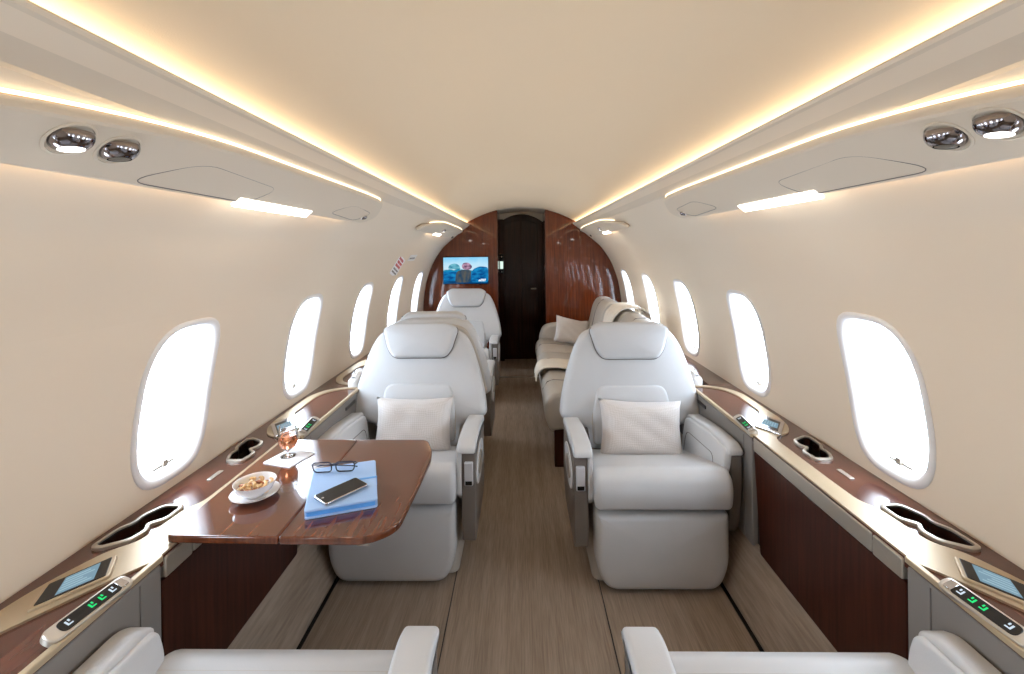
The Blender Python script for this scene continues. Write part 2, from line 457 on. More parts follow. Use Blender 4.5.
# ------------------------------------------------------------------ forward bulkhead, passage, door
def half_outline():
    p = [(sec(SMAX * i / 50).x, sec(SMAX * i / 50).y) for i in range(51)]
    p += [(.60, 1.63)] + [(.60 * u, ceil_pt(u, YB)[2]) for u in [1 - k / 20 for k in range(1, 20)] if .60 * u > .262]
    return [q for q in p if q[1] > 0]
XO = .262
for side, nm in ((-1, 'left'), (1, 'right')):
    pts = [(XO, 0)] + [(.9, 0)] + [(x + .03, z + .02) for x, z in half_outline()] + [(XO, ceil_pt(XO / .6, YB)[2] + .02)]
    pts = [(side * x, z) for x, z in pts]
    mb = MB(); n = len(pts); vs = [(x, YB, z) for x, z in pts] + [(x, YB + .05, z) for x, z in pts]
    mb.add(vs, [tuple(range(n)), tuple(range(n, 2 * n))] + [(i, (i + 1) % n, n + (i + 1) % n, n + i) for i in range(n)])
    struct(mb.build('wall_front_' + nm, M['bulk'], smooth=False))
    mb = MB(); box(mb, side * XO - .0 if side > 0 else -XO - .03, XO + .03 if side > 0 else -XO, YB + .05, 5.60, 0, 1.85)
    struct(mb.build('wall_passage_' + nm, M['door'], smooth=False))
    mb = MB(); box(mb, *sorted((side * (XO - .005), side * (XO + .003))), YB - .004, YB + .05, 0, 1.755)
    struct(mb.build('trim_%d' % (9 if side < 0 else 10), M['ledge'], smooth=False, bevel=.002))
# arched cream ceiling of the passage
mb = MB(); n = 24; arc = []
for i in range(n + 1):
    u = -1 + 2 * i / n; x = u * (XO + .01); arc.append((x, ceil_pt(x / .6, YB)[2]))
vs = [(x, YB - .001, z) for x, z in arc] + [(x, 5.62, z) for x, z in arc]
mb.add(vs, [(i, i + 1, n + 2 + i, n + 1 + i) for i in range(n)])
struct(mb.build('ceiling_passage', M['panel'], recalc=False, smooth=False))
mb = MB(); box(mb, -.30, .30, 5.60, 5.64, 0, 1.95); box(mb, -.30, .30, YB + .001, 5.62, 1.90, 1.94); struct(mb.build('wall_front_end', M['door'], smooth=False))  # unseen backing behind door and above passage, added to keep sky light out
# door with arched top, frame and centre panel
dz = lambda x: 1.765 - 1.4 * x * x
mb = MB(); xs = [-.262 + .524 * i / 20 for i in range(21)]
loop = [(x, dz(x)) for x in xs[::-1]] + [(-.262, 0), (.262, 0)]
pad(mb, loop, .03, .002, T=FRONT(5.58)); dr = struct(mb.build('door_1', M['door'], angle=30))
for a, b in ((-.20, -.005), (.005, .20)):
    mb = MB(); xs2 = [a + (b - a) * i / 8 for i in range(9)]
    loop = [(x, dz(x) - .07) for x in xs2[::-1]] + [(a, .05), (b, .05)]
    pad(mb, loop, .008, .003, T=FRONT(5.55)); mb.build('door_panel', M['door'], dr, angle=30)
mb = MB(); tube(mb, [(.17, 5.53, .86), (.17, 5.51, .86), (.11, 5.51, .86)], .008); mb.build('door_handle', M['nickel'], dr)
mb = MB(); loop = [(.28, 1.88), (-.28, 1.88), (-.28, dz(.262) - .03)] + [(x, dz(x)) for x in xs] + [(.28, dz(.262) - .03)]
vs = [(x, 5.545, z) for x, z in loop]; mb.add(vs, [tuple(range(len(vs)))])
struct(mb.build('trim_11', M['panel'], smooth=False))
mb = MB(); box(mb, -.262, -.215, 5.46, 5.55, 0, 1.70); struct(mb.build('trim_12', M['door'], smooth=False, bevel=.003))
t = empty('call_panel', (-.238, 5.458, 1.15), 0, 'small backlit pale green panel on the left door jamb', 'control panel')
mb = MB(); box(mb, -.021, .021, -.006, 0, -.10, .13); mb.build('backplate', M['black'], t, bevel=.002)
mb = MB(); box(mb, -.018, .018, -.009, -.006, -.045, .045); mb.build('lit_display', M['callpanel'], t, smooth=False)
for z in (.10, -.08):
    mb = MB(); lathe(mb, [(.007, 0), (.007, .004), (.004, .006)], 12, basis((0, -.006, z), (1, 0, 0), (0, 0, 1), (0, -1, 0))); mb.build('button', M['nickel'], t)
mb = MB(); box(mb, -.262, .262, 4.745, 4.765, 0, .006); tag(struct(mb.build('trim_13', M['nickel'], smooth=False, bevel=.002)))

# television on the left bulkhead panel
t = empty('television', (-.607, YB, 1.113), 0, 'flat television showing blue rocks and sea on the left wooden bulkhead', 'television')
mb = MB(); pad(mb, rounded([(-.25, -.150), (.25, -.150), (.25, .150), (-.25, .150)], .006), .018, .003, T=FRONT(0)); mb.build('bezel', M['black'], t)
def mat_tv():
    m = bpy.data.materials.new('tv_picture'); m.use_nodes = True; nt = m.node_tree; nt.nodes.clear()
    tc = nt.nodes.new('ShaderNodeTexCoord'); sp = nt.nodes.new('ShaderNodeSeparateXYZ'); nt.links.new(tc.outputs['Object'], sp.inputs[0])
    n = nt.nodes.new('ShaderNodeTexNoise'); n.inputs['Scale'].default_value = 9; n.inputs['Detail'].default_value = 3; nt.links.new(tc.outputs['Object'], n.inputs['Vector'])
    a = nt.nodes.new('ShaderNodeMath'); a.operation = 'MULTIPLY_ADD'; a.inputs[1].default_value = .12; nt.links.new(n.outputs['Fac'], a.inputs[0]); nt.links.new(sp.outputs['Z'], a.inputs[2])
    mr = nt.nodes.new('ShaderNodeMapRange'); mr.inputs['From Min'].default_value = -.09; mr.inputs['From Max'].default_value = .21; nt.links.new(a.outputs[0], mr.inputs['Value'])
    r = nt.nodes.new('ShaderNodeValToRGB'); e = r.color_ramp.elements
    e[0].position = 0; e[0].color = srgb(8, 52, 92); e[1].position = 1; e[1].color = srgb(120, 190, 225)
    for p, c in ((.25, srgb(14, 92, 150)), (.42, srgb(20, 120, 175)), (.5, srgb(30, 130, 160)), (.53, srgb(190, 215, 228)), (.75, srgb(170, 210, 230))):
        k = e.new(p); k.color = c
    nt.links.new(mr.outputs[0], r.inputs['Fac'])
    em = nt.nodes.new('ShaderNodeEmission'); em.inputs[1].default_value = 1.0; nt.links.new(r.outputs['Color'], em.inputs[0])
    o = nt.nodes.new('ShaderNodeOutputMaterial'); nt.links.new(em.outputs[0], o.inputs[0]); return m
mb = MB(); box(mb, -.243, .243, -.0195, -.018, -.143, .143); scr = mb.build('screen', mat_tv(), t, smooth=False)
def rockmat(name, a, b, sc):
    m = bpy.data.materials.new(name); m.use_nodes = True; nt = m.node_tree; nt.nodes.clear()
    tc = nt.nodes.new('ShaderNodeTexCoord'); mp = nt.nodes.new('ShaderNodeMapping'); mp.inputs['Scale'].default_value = sc
    n = nt.nodes.new('ShaderNodeTexNoise'); n.inputs['Scale'].default_value = 1; n.inputs['Detail'].default_value = 3
    r = nt.nodes.new('ShaderNodeValToRGB'); r.color_ramp.elements[0].position = .35; r.color_ramp.elements[1].position = .65
    r.color_ramp.elements[0].color = a; r.color_ramp.elements[1].color = b
    e = nt.nodes.new('ShaderNodeEmission'); o = nt.nodes.new('ShaderNodeOutputMaterial')
    nt.links.new(tc.outputs['Object'], mp.inputs['Vector']); nt.links.new(mp.outputs['Vector'], n.inputs['Vector'])
    nt.links.new(n.outputs['Fac'], r.inputs['Fac']); nt.links.new(r.outputs['Color'], e.inputs[0]); nt.links.new(e.outputs[0], o.inputs[0]); return m
TVC = [rockmat('rock_teal', srgb(30, 110, 140), srgb(120, 190, 205), (14, 1, 40)), rockmat('rock_plum', srgb(60, 42, 70), srgb(190, 150, 175), (25, 1, 35)), rockmat('rock_brown', srgb(28, 62, 88), srgb(84, 84, 80), (30, 1, 12)), rockmat('rock_blue', srgb(8, 60, 120), srgb(24, 130, 185), (14, 1, 30)), emat('tv_mark', srgb(225, 235, 245), 1)]
mb = MB()
def blob(c, pts, w=.0197):
    mb.cur = c; q = rounded(pts, .03, 4, .02); mb.add([(x, -w, z) for x, z in q], [tuple(range(len(q)))])
blob(0, [(-.195, .02), (-.055, .01), (-.07, .06), (-.125, .082), (-.18, .06)], .0200)
blob(3, [(-.243, -.01), (-.04, -.02), (-.03, -.10), (-.243, -.12)], .0198)
blob(2, [(-.12, -.13), (.05, -.13), (.06, .005), (-.03, .012), (-.10, -.01)], .0202)
blob(1, [(-.03, .015), (.045, .005), (.075, .04), (.03, .09), (-.03, .08), (-.045, .045)], .0204)
blob(3, [(.06, -.13), (.2428, -.13), (.2428, .035), (.15, .045), (.07, .01)], .0200)
mb.build('picture_rocks', TVC, scr, smooth=False)
mb = MB(); mb.cur = 0
x = .135
for w_, hh in ((.02, .018), (.014, .026), (.014, .026), (.016, .026), (.014, .026)):
    sk = .01; mb.add([(x, -.0207, -.118), (x + w_ - .004, -.0207, -.118), (x + w_ - .004 + sk, -.0207, -.118 + hh), (x + sk, -.0207, -.118 + hh)], [(0, 1, 2, 3)]); x += w_
mb.build('picture_logo', TVC[4], scr, smooth=False)

# ------------------------------------------------------------------ overhead service pods
def pod(side, y0, y1, label, wide=1.0, full=.45, big=True):
    si, so = s_of_z(1.565), s_of_z(1.476)
    t = empty('service_pod', (0, 0, 0), 0, label, 'ceiling pod', 'overhead service pods')
    s_edge = so - .002
    w = si - s_edge
    # plan outline in (y, s): rear (near) end tapers, far end blunt
    if big: pl = [(y0, s_edge), (y1 - .08, s_edge), (y1, s_edge + w * .4), (y1 - .10, si - w * .04), (y1 - .30, si), (y0 + full, si), (y0, s_edge + w * .25)]
    else: pl = [(y0, s_edge + .02), (y1 - .55, s_edge), (y1 - .1, s_edge + w * .45), (y1, si - w * .12), (y1 - .3, si - .005), (y0 + full, si), (y0 + .05, s_edge + w * .45)]
    ol = rounded(pl, [.05, .05, .06, .04, .2, .25, .03] if big else [.1, .3, .06, .04, .2, .25, .03], 8, .08)
    n = len(ol)
    def ring(ins, d): return [P3(side, a, b, d) for a, b in inset(ol, ins)]
    mb = MB(); lv = [(0.0, .012), (0, .024), (.003, .029), (.008, .031)]; vs = []
    for ins, d in lv: vs += ring(ins, d)
    fs = [(i * n + j, i * n + (j + 1) % n, (i + 1) * n + (j + 1) % n, (i + 1) * n + j) for i in range(3) for j in range(n)]
    # cover: bridge across s for each y so that the face follows the section
    mb.add(vs, fs)
    last = inset(ol, .008); me_v = ring(.008, .031)
    mb.add(me_v, [tuple(range(n))])
    mb.add(ring(0, .012), [tuple(range(n))])
    shellp = mb.build('pod_cover', M['panel'], t, angle=35)
    # light strip on the upper (inboard) edge, behind the lip
    idx = [i for i in range(n) if ol[i][1] > s_edge + w * .60]
    k0 = next(i for i in range(n) if i in idx and (i - 1) % n not in idx)
    path = []
    j = k0
    while j % n in idx and len(path) < n: path.append(inset(ol, -.002)[j % n]); j += 1
    mb = MB(); tube(mb, [P3(side, a, b, .007) for a, b in path], .003, 6); mb.build('light_strip', M['podled'], t)
    # wash light along the outer edge above the windows
    ya = y0 + (0 if big else .5); yb2 = y1 - (.2 if big else .5)
    mb = MB(); tube(mb, [P3(side, ya + (yb2 - ya) * k / 12, s_edge + .012, .006) for k in range(13)], .0035, 6); mb.build('wall_wash_strip', M['warmwash'], t)
    def frame(y, s, d=.031):
        p = Vector(P3(side, y, s, d)); nn = secn(s); N = Vector((side * nn.x, 0, nn.y)); U = Vector((0, 1, 0)); V = N.cross(U)
        if V.z < 0: V = -V; U = -U
        return basis(p, U, V, N)
    sm = (si + s_edge) / 2
    def eyeball(y, s, r, lit):
        T = frame(y, s)
        mb = MB(); lathe(mb, [(r * .96, -.003), (r * 1.14, .0), (r * 1.12, .002), (r * 1.0, .003), (r * .95, -.002)], 36, T)
        ring_ = mb.build('lamp_ring', M['panel'], t)
        a0 = radians(36); TT = T @ Matrix.Rotation(radians(30), 4, 'X')
        prof = [(r * .96 * sin(q), r * .80 * cos(q) - r * .12) for q in [radians(95) - (radians(95) - a0) * k / 10 for k in range(11)]]
        h = prof[-1][1]; rl = prof[-1][0]
        prof += [(rl * .93, h + .0005), (rl * .90, h - .004), (.001, h - .004)]
        mb = MB(); lathe(mb, prof, 40, TT); mb.build('eyeball', M['gunmetal'], t)
        mb = MB(); lathe(mb, [(rl * .88, h - .004), (rl * .88, h - .001), (rl * .80, h + .0005), (.001, h + .0008)], 28, TT); mb.build('lens', M['wash'] if lit else M['black'], t)
    def outline(pts, nm='access_seam'):
        mb = MB(); tube(mb, [P3(side, a, b, .0312) for a, b in rounded(pts, .05, 6, .04)], .0011, 4, closed=True); mb.build(nm, M['seam'], t)
    if big:
        eyeball(.640, sm + .000, .030, True); eyeball(.717, sm + .002, .030, False)
        eyeball(1.93, s_edge + .040, .016, False)
        outline([(.78, s_edge + .012), (1.14, s_edge + .010), (1.20, s_edge + .075), (.90, s_edge + .095)])
        outline([(1.60, s_edge + .03), (1.88, s_edge + .012), (1.97, s_edge + .07), (1.72, s_edge + .09)])
        mb = MB(); T = frame(1.29, s_edge + .010, .030)
        box(mb, -.19, .19, -.018, .012, -.004, .004, T); mb.build('reading_lamp', M['wash'], t, bevel=.002)
    else:
        eyeball(y0 + .80, s_edge + .075, .022, True)
        mb = MB(); box(mb, -.14, .14, -.012, .012, -.004, .004, frame(y0 + .75, s_edge + .02, .030)); mb.build('reading_lamp', M['wash'], t, bevel=.002)
        mb = MB(); lathe(mb, [(.012, -.01), (.014, .002), (.009, .006), (.001, .006)], 16, frame(y1 + -.02, s_edge + .0, .004)); mb.build('sensor', M['black'], t)
    return t
for side, nm in ((-1, 'left'), (1, 'right')):
    pod(side, .22, 2.08, 'large overhead pod with two chrome lamps above the nearest %s window' % nm, full=.55)
    pod(side, 2.98, 4.80, 'small almond-shaped overhead pod on the %s beside the bulkhead' % nm, big=False, full=.55)

# small sign hanging on the left wall by the pod
def wall_frame(side, y, s, rot):
    p = Vector(P3(side, y, s, .002)); nn = secn(s); N = Vector((side * nn.x, 0, nn.y)); U = Vector((0, 1, 0)); V = N.cross(U)
    if V.z < 0: V = -V
    c, q = cos(rot), sin(rot); U2 = U * c + V * q; V2 = V * c - U * q
    return N, U2, V2, p
N_, U_, V_, p_ = wall_frame(-1, 3.47, s_of_z(1.215), radians(-14))
t = empty('placard', tuple(p_), 0, 'small white card with red print on the left wall before the bulkhead', 'sign')
T = basis((0, 0, 0), U_, V_, N_)
mb = MB(); pad(mb, rounded([(-.115, -.08), (.115, -.08), (.115, .08), (-.115, .08)], .006), .003, .0005, T=T); mb.build('card', M['paper'], t)
for nm_, mat_, rows, hh in (('red_text', M['red'], (.058, .030, .002), .019), ('dark_text', M['seam'], (-.030, -.054), .012)):
    mb = MB()
    for r_ in rows:
        x = -.095
        while x < .085:
            w_ = random.uniform(.010, .020); box(mb, x, x + w_, r_ - hh / 2, r_ + hh / 2, .003, .0036, T)
            box(mb, x + w_ * .3, x + w_ * .6, r_ - hh / 2 - .002, r_ + hh / 2 + .002, .0028, .0034, T); x += w_ + .005
    mb.build(nm_, mat_, t, smooth=False)
N_, U_, V_, p_ = wall_frame(-1, 3.80, s_of_z(1.275), 0)
t = empty('sign_plate', tuple(p_), 0, 'narrow pale plate on the left wall behind the red-printed card', 'sign')
mb = MB(); pad(mb, rounded([(-.12, -.03), (.12, -.03), (.12, .03), (-.12, .03)], .004), .003, .001, T=basis((0, 0, 0), U_, V_, N_)); mb.build('plate', M['plastic'], t)
mb = MB()
for k in range(9): box(mb, -.09 + k * .02, -.077 + k * .02, -.012, .004, .003, .0036, basis((0, 0, 0), U_, V_, N_))
mb.build('dark_text', M['seam'], t, smooth=False)

# ------------------------------------------------------------------ side consoles
ZL = .620; YM = 1.39
def boolcut(o, cutter):
    m = o.modifiers.new('cut', 'BOOLEAN'); m.operation = 'DIFFERENCE'; m.object = cutter; m.solver = 'EXACT'
    bpy.context.view_layer.update()
    dg = bpy.context.evaluated_depsgraph_get(); me = bpy.data.meshes.new_from_object(o.evaluated_get(dg))
    o.modifiers.clear(); o.data = me
CUP = [(.958, 1.262), (1.012, 1.262), (1.048, 1.215), (1.056, 1.07), (1.040, 1.062), (.975, 1.10), (.953, 1.17)]
def cup_outline(grow=0):
    # two overlapping wells: a waisted opening
    p = [(.962, 1.248), (1.010, 1.250), (1.030, 1.205), (1.026, 1.172), (1.044, 1.145), (1.046, 1.082), (1.030, 1.078), (.985, 1.105), (.976, 1.140), (.994, 1.168), (.962, 1.195)]
    q = rounded(p, .012, 5, .03)
    return q
def console(y_off, sideless=True):
    """right-hand console, symmetrical about y = 0 (local), local x = world x"""
    t = empty('side_console', (0, 0, 0))
    def both(f, name, mat, **kw):
        for m in (1, -1): f(m, name, mat, **kw)
    yy = lambda y, m: (y - YM) * m
    # wood top
    mb = MB(); box(mb, .858, 1.085, -.985, .985, ZL - .022, ZL); top = mb.build('wood_top', M['ledge'], t, smooth=False)
    # metal inlay
    half = [(.860, YM), (.918, YM), (.920, 1.28), (.945, 1.24), (.955, 1.10), (1.0, 1.065), (1.035, .975), (1.052, .90), (1.055, .56), (1.01, .465), (.93, .425), (.864, .420),
            (.864, .440), (.92, .445), (.985, .485), (1.018, .57), (1.012, .80), (.985, .845), (.895, .985), (.860, 1.03)]
    half2 = [(.860, YM), (.918, YM), (.920, 1.10), (.940, 1.06), (1.0, 1.035)] + half[6:]
    inl = []
    for m in (1, -1):
        mb = MB(); pts = [(x, yy(y, m)) for x, y in (half if m == 1 else half2)]
        rr_ = [.03, .03, .03] if m == 1 else [.03, .03]
        q = rounded(pts, [0, 0, .03] + rr_ + [.03, .05, .08, .05, .05, 0, 0, .05, .05, .05, .04, .04, .04, .0], 6, .2)
        n = len(q); vs = [(x, y, ZL) for x, y in q] + [(x, y, ZL + .005) for x, y in q]
        mb.add(vs, [tuple(range(n)), tuple(range(n, 2 * n))] + [(i, (i + 1) % n, n + (i + 1) % n, n + i) for i in range(n)])
        inl.append(mb.build('metal_inlay', M['champ'], t, smooth=False))
    cut = []
    for m in (1, -1):
        q = cup_outline(); mb = MB(); n = len(q); vs = [(x, yy(y, m), ZL - .05) for x, y in q] + [(x, yy(y, m), ZL + .03) for x, y in q]
        mb.add(vs, [tuple(range(n)), tuple(range(n, 2 * n))] + [(i, (i + 1) % n, n + (i + 1) % n, n + i) for i in range(n)])
        c = mb.build('cutter', M['black'], None, smooth=False)
        bpy.context.view_layer.update()
        boolcut(top, c); boolcut(inl[0 if m == 1 else 1], c)
        bpy.data.objects.remove(c)
    for m in (1, -1):
        q = [(x, yy(y, m)) for x, y in cup_outline()]; n = len(q)
        # well
        mb = MB(); vs = [(x, y, ZL + .004) for x, y in q] + [(x, y, ZL - .06) for x, y in q]
        mb.add(vs, [(i, (i + 1) % n, n + (i + 1) % n, n + i) for i in range(n)] + [tuple(range(n, 2 * n))])
        cw = mb.build('cup_well', M['well'], t, smooth=False, recalc=False)
        o2 = inset(q, -.006); o3 = inset(q, -.010); mb = MB()
        rim = [(q, ZL + .004), (q, ZL + .009), (o2, ZL + .010), (o3, ZL + .007), (o3, ZL)]
        vs = [(x, y, z) for L, z in rim for x, y in L]
        mb.add(vs, [(i * n + j, i * n + (j + 1) % n, (i + 1) * n + (j + 1) % n, (i + 1) * n + j) for i in range(4) for j in range(n)])
        mb.build('cup_rim', M['nickel'], t, angle=50)
        for (cx, cy) in ((.995, 1.215), (1.012, 1.115)):
            mb = MB(); lathe(mb, [(.026, 0), (.030, .004), (.030, .012), (.024, .012), (.022, .004)], 24, Matrix.Translation((cx, yy(cy, m), ZL - .057))); mb.build('cup_seat', M['nickel'], cw)
        # display screen in the inlay
        A, B, C_, D = Vector((.990, .875)), Vector((1.026, .945)), Vector((.958, 1.045)), Vector((.912, .975))
        quad = [A, B, C_, D]; T = Matrix.Identity(4)
        mb = MB(); pad(mb, rounded([(p.x, yy(p.y, m)) for p in (quad if m == 1 else [sum(quad, Vector((0, 0))) / 4 + (p - sum(quad, Vector((0, 0))) / 4) * 1.22 for p in quad])], .008), .010, .003, w0=ZL + .001); fr = mb.build('display_frame', M['champ'] if m == 1 else M['chrome'], t)
        cc = (A + B + C_ + D) / 4; q2 = [cc + (p - cc) * .86 for p in quad]
        mb = MB(); pad(mb, rounded([(p.x, yy(p.y, m)) for p in q2], .003), .0015, .0005, w0=ZL + .011); ds = mb.build('display_glass', M['black'], fr)
        q3 = [q2[0].lerp(q2[3], .22), q2[1].lerp(q2[2], .22), q2[2].lerp(q2[1], .14), q2[3].lerp(q2[0], .14)]; c3 = sum(q3, Vector((0, 0))) / 4; q3 = [c3 + (p - c3) * .86 for p in q3]
        mb = MB(); mb.add([(p.x, yy(p.y, m), ZL + .0128) for p in q3], [(0, 1, 2, 3)]); mb.build('lit_display', M['screen'], fr, smooth=False)
        mb = MB()
        for k in range(5):
            f0 = .14 + k * .16; a = q3[0].lerp(q3[1], f0); b = q3[3].lerp(q3[2], f0); a2 = q3[0].lerp(q3[1], f0 + .07); b2 = q3[3].lerp(q3[2], f0 + .07)
            e_ = .9 - .15 * (k % 3); mb.add([(p.x, yy(p.y, m), ZL + .0131) for p in (a.lerp(b, .05), a.lerp(b, e_), a2.lerp(b2, e_), a2.lerp(b2, .05))], [(0, 1, 2, 3)])
        mb.build('display_text', M['screenline'], fr, smooth=False)
        # seat control strip on the inner rim
        T = Matrix.Translation((.872, yy(.885 if m == 1 else .965, m), ZL + .004)) @ Matrix.Rotation(radians(-24), 4, 'Y') @ Matrix.Rotation(radians(4 * m), 4, 'Z')
        mb = MB(); pad(mb, rounded([(-.018, -.082), (.018, -.082), (.018, .082), (-.018, .082)], .017, 8), .013, .004, T=T); cp = mb.build('control_strip', M['nickel'], t)
        mb = MB(); pad(mb, rounded([(-.013, -.060), (.013, -.060), (.013, .058), (-.013, .058)], .011, 6), .002, .001, T=T, w0=.0125); mb.build('button_field', M['black'], cp)
        mb = MB(); box(mb, -.011, .011, .062 * m - .008, .062 * m + .008, .0125, .016, T); mb.build('switch', M['chrome'], cp, bevel=.001)
        for k, yk in enumerate((-.044, .0, .020, .042)):
            mb = MB()
            yb = m * yk
            box(mb, -.006, -.0035, yb - .005, yb + .005, .0146, .0152, T); box(mb, -.0035, .005, yb - .005, yb - .002, .0146, .0152, T); box(mb, .001, .006, yb + .001, yb + .004, .0146, .0152, T)
            mb.build('icon', M['grn'] if k in (1, 2) else M['icon'], cp, smooth=False)
        # rim trim, chrome knuckle, small latch
        mb = MB(); pad(mb, rounded([(.852, yy(.42, m)), (.866, yy(.42, m)), (.866, yy(1.05, m)), (.852, yy(1.05, m))], .006), .012, .003, w0=ZL - .006); mb.build('armrest_rim', M['champ'], t)
        if m == -1: mb = MB(); box(mb, .985, 1.0, yy(1.345, m) - .03, yy(1.345, m) + .03, ZL, ZL + .003); mb.build('flush_pull', M['nickel'], t, bevel=.001)
        # leather lower panel
        mb = MB(); pts = rounded([(yy(.40, m), .20), (yy(1.045, m), .20), (yy(1.045, m), ZL - .012), (yy(.40, m), ZL - .012)], .009)
        pad(mb, pts, .02, .004, T=basis((.875, 0, 0), (0, 1, 0), (0, 0, 1), (-1, 0, 0))); mb.build('lower_panel', M['sidegrey'], t)
        mb = MB(); tube(mb, [(.854, yy(.985, m), .21), (.854, yy(.985, m), ZL - .02)], .0015, 5); mb.build('panel_seam', M['seam'], t)
        mb = MB(); box(mb, .851, .86, yy(.50, m) - .06 * 0, yy(.50, m) + .12 * m, ZL - .05, ZL - .035); mb.build('pocket_slot', M['well'], t, smooth=False)
    # fascia strip, wood panel of the table bay
    for a, b in ((-.335, .335),):
        mb = MB(); pad(mb, rounded([(-.24, .566), (.335, .566), (.335, ZL - .004), (-.24, ZL - .004)], .007), .02, .004, T=basis((.875, 0, 0), (0, 1, 0), (0, 0, 1), (-1, 0, 0))); mb.build('fascia_strip', M['nickel'], t)
        mb = MB(); pad(mb, rounded([(-.335, .566), (-.245, .566), (-.245, ZL - .004), (-.335, ZL - .004)], .007), .022, .004, T=basis((.875, 0, 0), (0, 1, 0), (0, 0, 1), (-1, 0, 0))); mb.build('fascia_latch', M['nickel'], t)
    mb = MB(); pad(mb, rounded([(-.338, .20), (.30, .20), (.338, .563), (-.338, .563)], .007), .016, .003, T=basis((.875, 0, 0), (0, 1, 0), (0, 0, 1), (-1, 0, 0))); mb.build('wood_panel', M['panelwood'], t)
    mb = MB(); box(mb, .876, .90, -.985, .985, .16, ZL - .022); mb.build('carcass', M['well'], t, smooth=False)
    return t
def mirror_tree(o):
    """mirror all meshes of a finished thing in x"""
    done = set()
    def rec(q):
        if q.type == 'MESH':
            me = q.data.copy()
            for v in me.vertices: v.co.x *= -1
            me.flip_normals(); q.data = me
        for ch in q.children: rec(ch)
    rec(o)
cR = console(0)
cL = copy_tree(cR); mirror_tree(cL)
cR.location = (0, YM, 0); cL.location = (0, YM, 0)
tag(cR, 'wood and metal side console below the nearest right window', 'side console')
tag(cL, 'wood and metal side console behind the folding table on the left', 'side console')
c2 = copy_tree(cL); c2.location = (0, YM + 1.972, 0); tag(c2, 'side console beside the farther seats on the left', 'side console')
cB = copy_tree(cL); cB.location = (0, YM - 1.972, 0); tag(cB, 'wood and metal side console at the lower left edge, nearest the viewer', 'side console')
cC = copy_tree(cR); cC.location = (0, YM - 1.972, 0); tag(cC, 'wood and metal side console at the lower right edge, nearest the viewer', 'side console')
# plain ledge behind the divan on the right, and the last stretch on the left
t = empty('side_ledge', (1.0, 3.6, 0), 0, 'plain wooden window ledge running behind the divan', 'ledge')
mb = MB(); box(mb, -.042, .085, -1.223, 1.345, ZL - .022, ZL); mb.build('wood_top', M['ledge'], t, bevel=.002)
mb = MB(); box(mb, -.040, -.02, -1.223, 1.345, .20, ZL - .022); mb.build('lower_panel', M['sidegrey'], t, smooth=False)
t = empty('side_ledge', (-1.0, 4.65, 0), 0, 'short wooden ledge on the left touching the bulkhead', 'ledge')
mb = MB(); box(mb, -.085, .142, -.303, .297, ZL - .022, ZL); mb.build('wood_top', M['ledge'], t, bevel=.002)
mb = MB(); box(mb, .11, .135, -.303, .297, .20, ZL - .022); mb.build('lower_panel', M['sidegrey'], t, smooth=False)
# handset cradles at the far end of the first consoles
for side, nm in ((-1, 'left'), (1, 'right')):
    t = empty('handset', (side * .905, 2.44, ZL + .008), radians(-8 * side), 'small white handset lying on the %s ledge behind the facing seat' % nm, 'handset')
    mb = MB(); pad(mb, rounded([(-.026, -.09), (.026, -.09), (.022, .09), (-.022, .09)], .02, 6), .045, .015, puff=.005, w0=-.008 + .0); mb.build('body', M['plastic'], t)
    mb = MB(); box(mb, -.006, .006, -.075, -.055, .041, .046); mb.build('key', M['black'], t, bevel=.001)

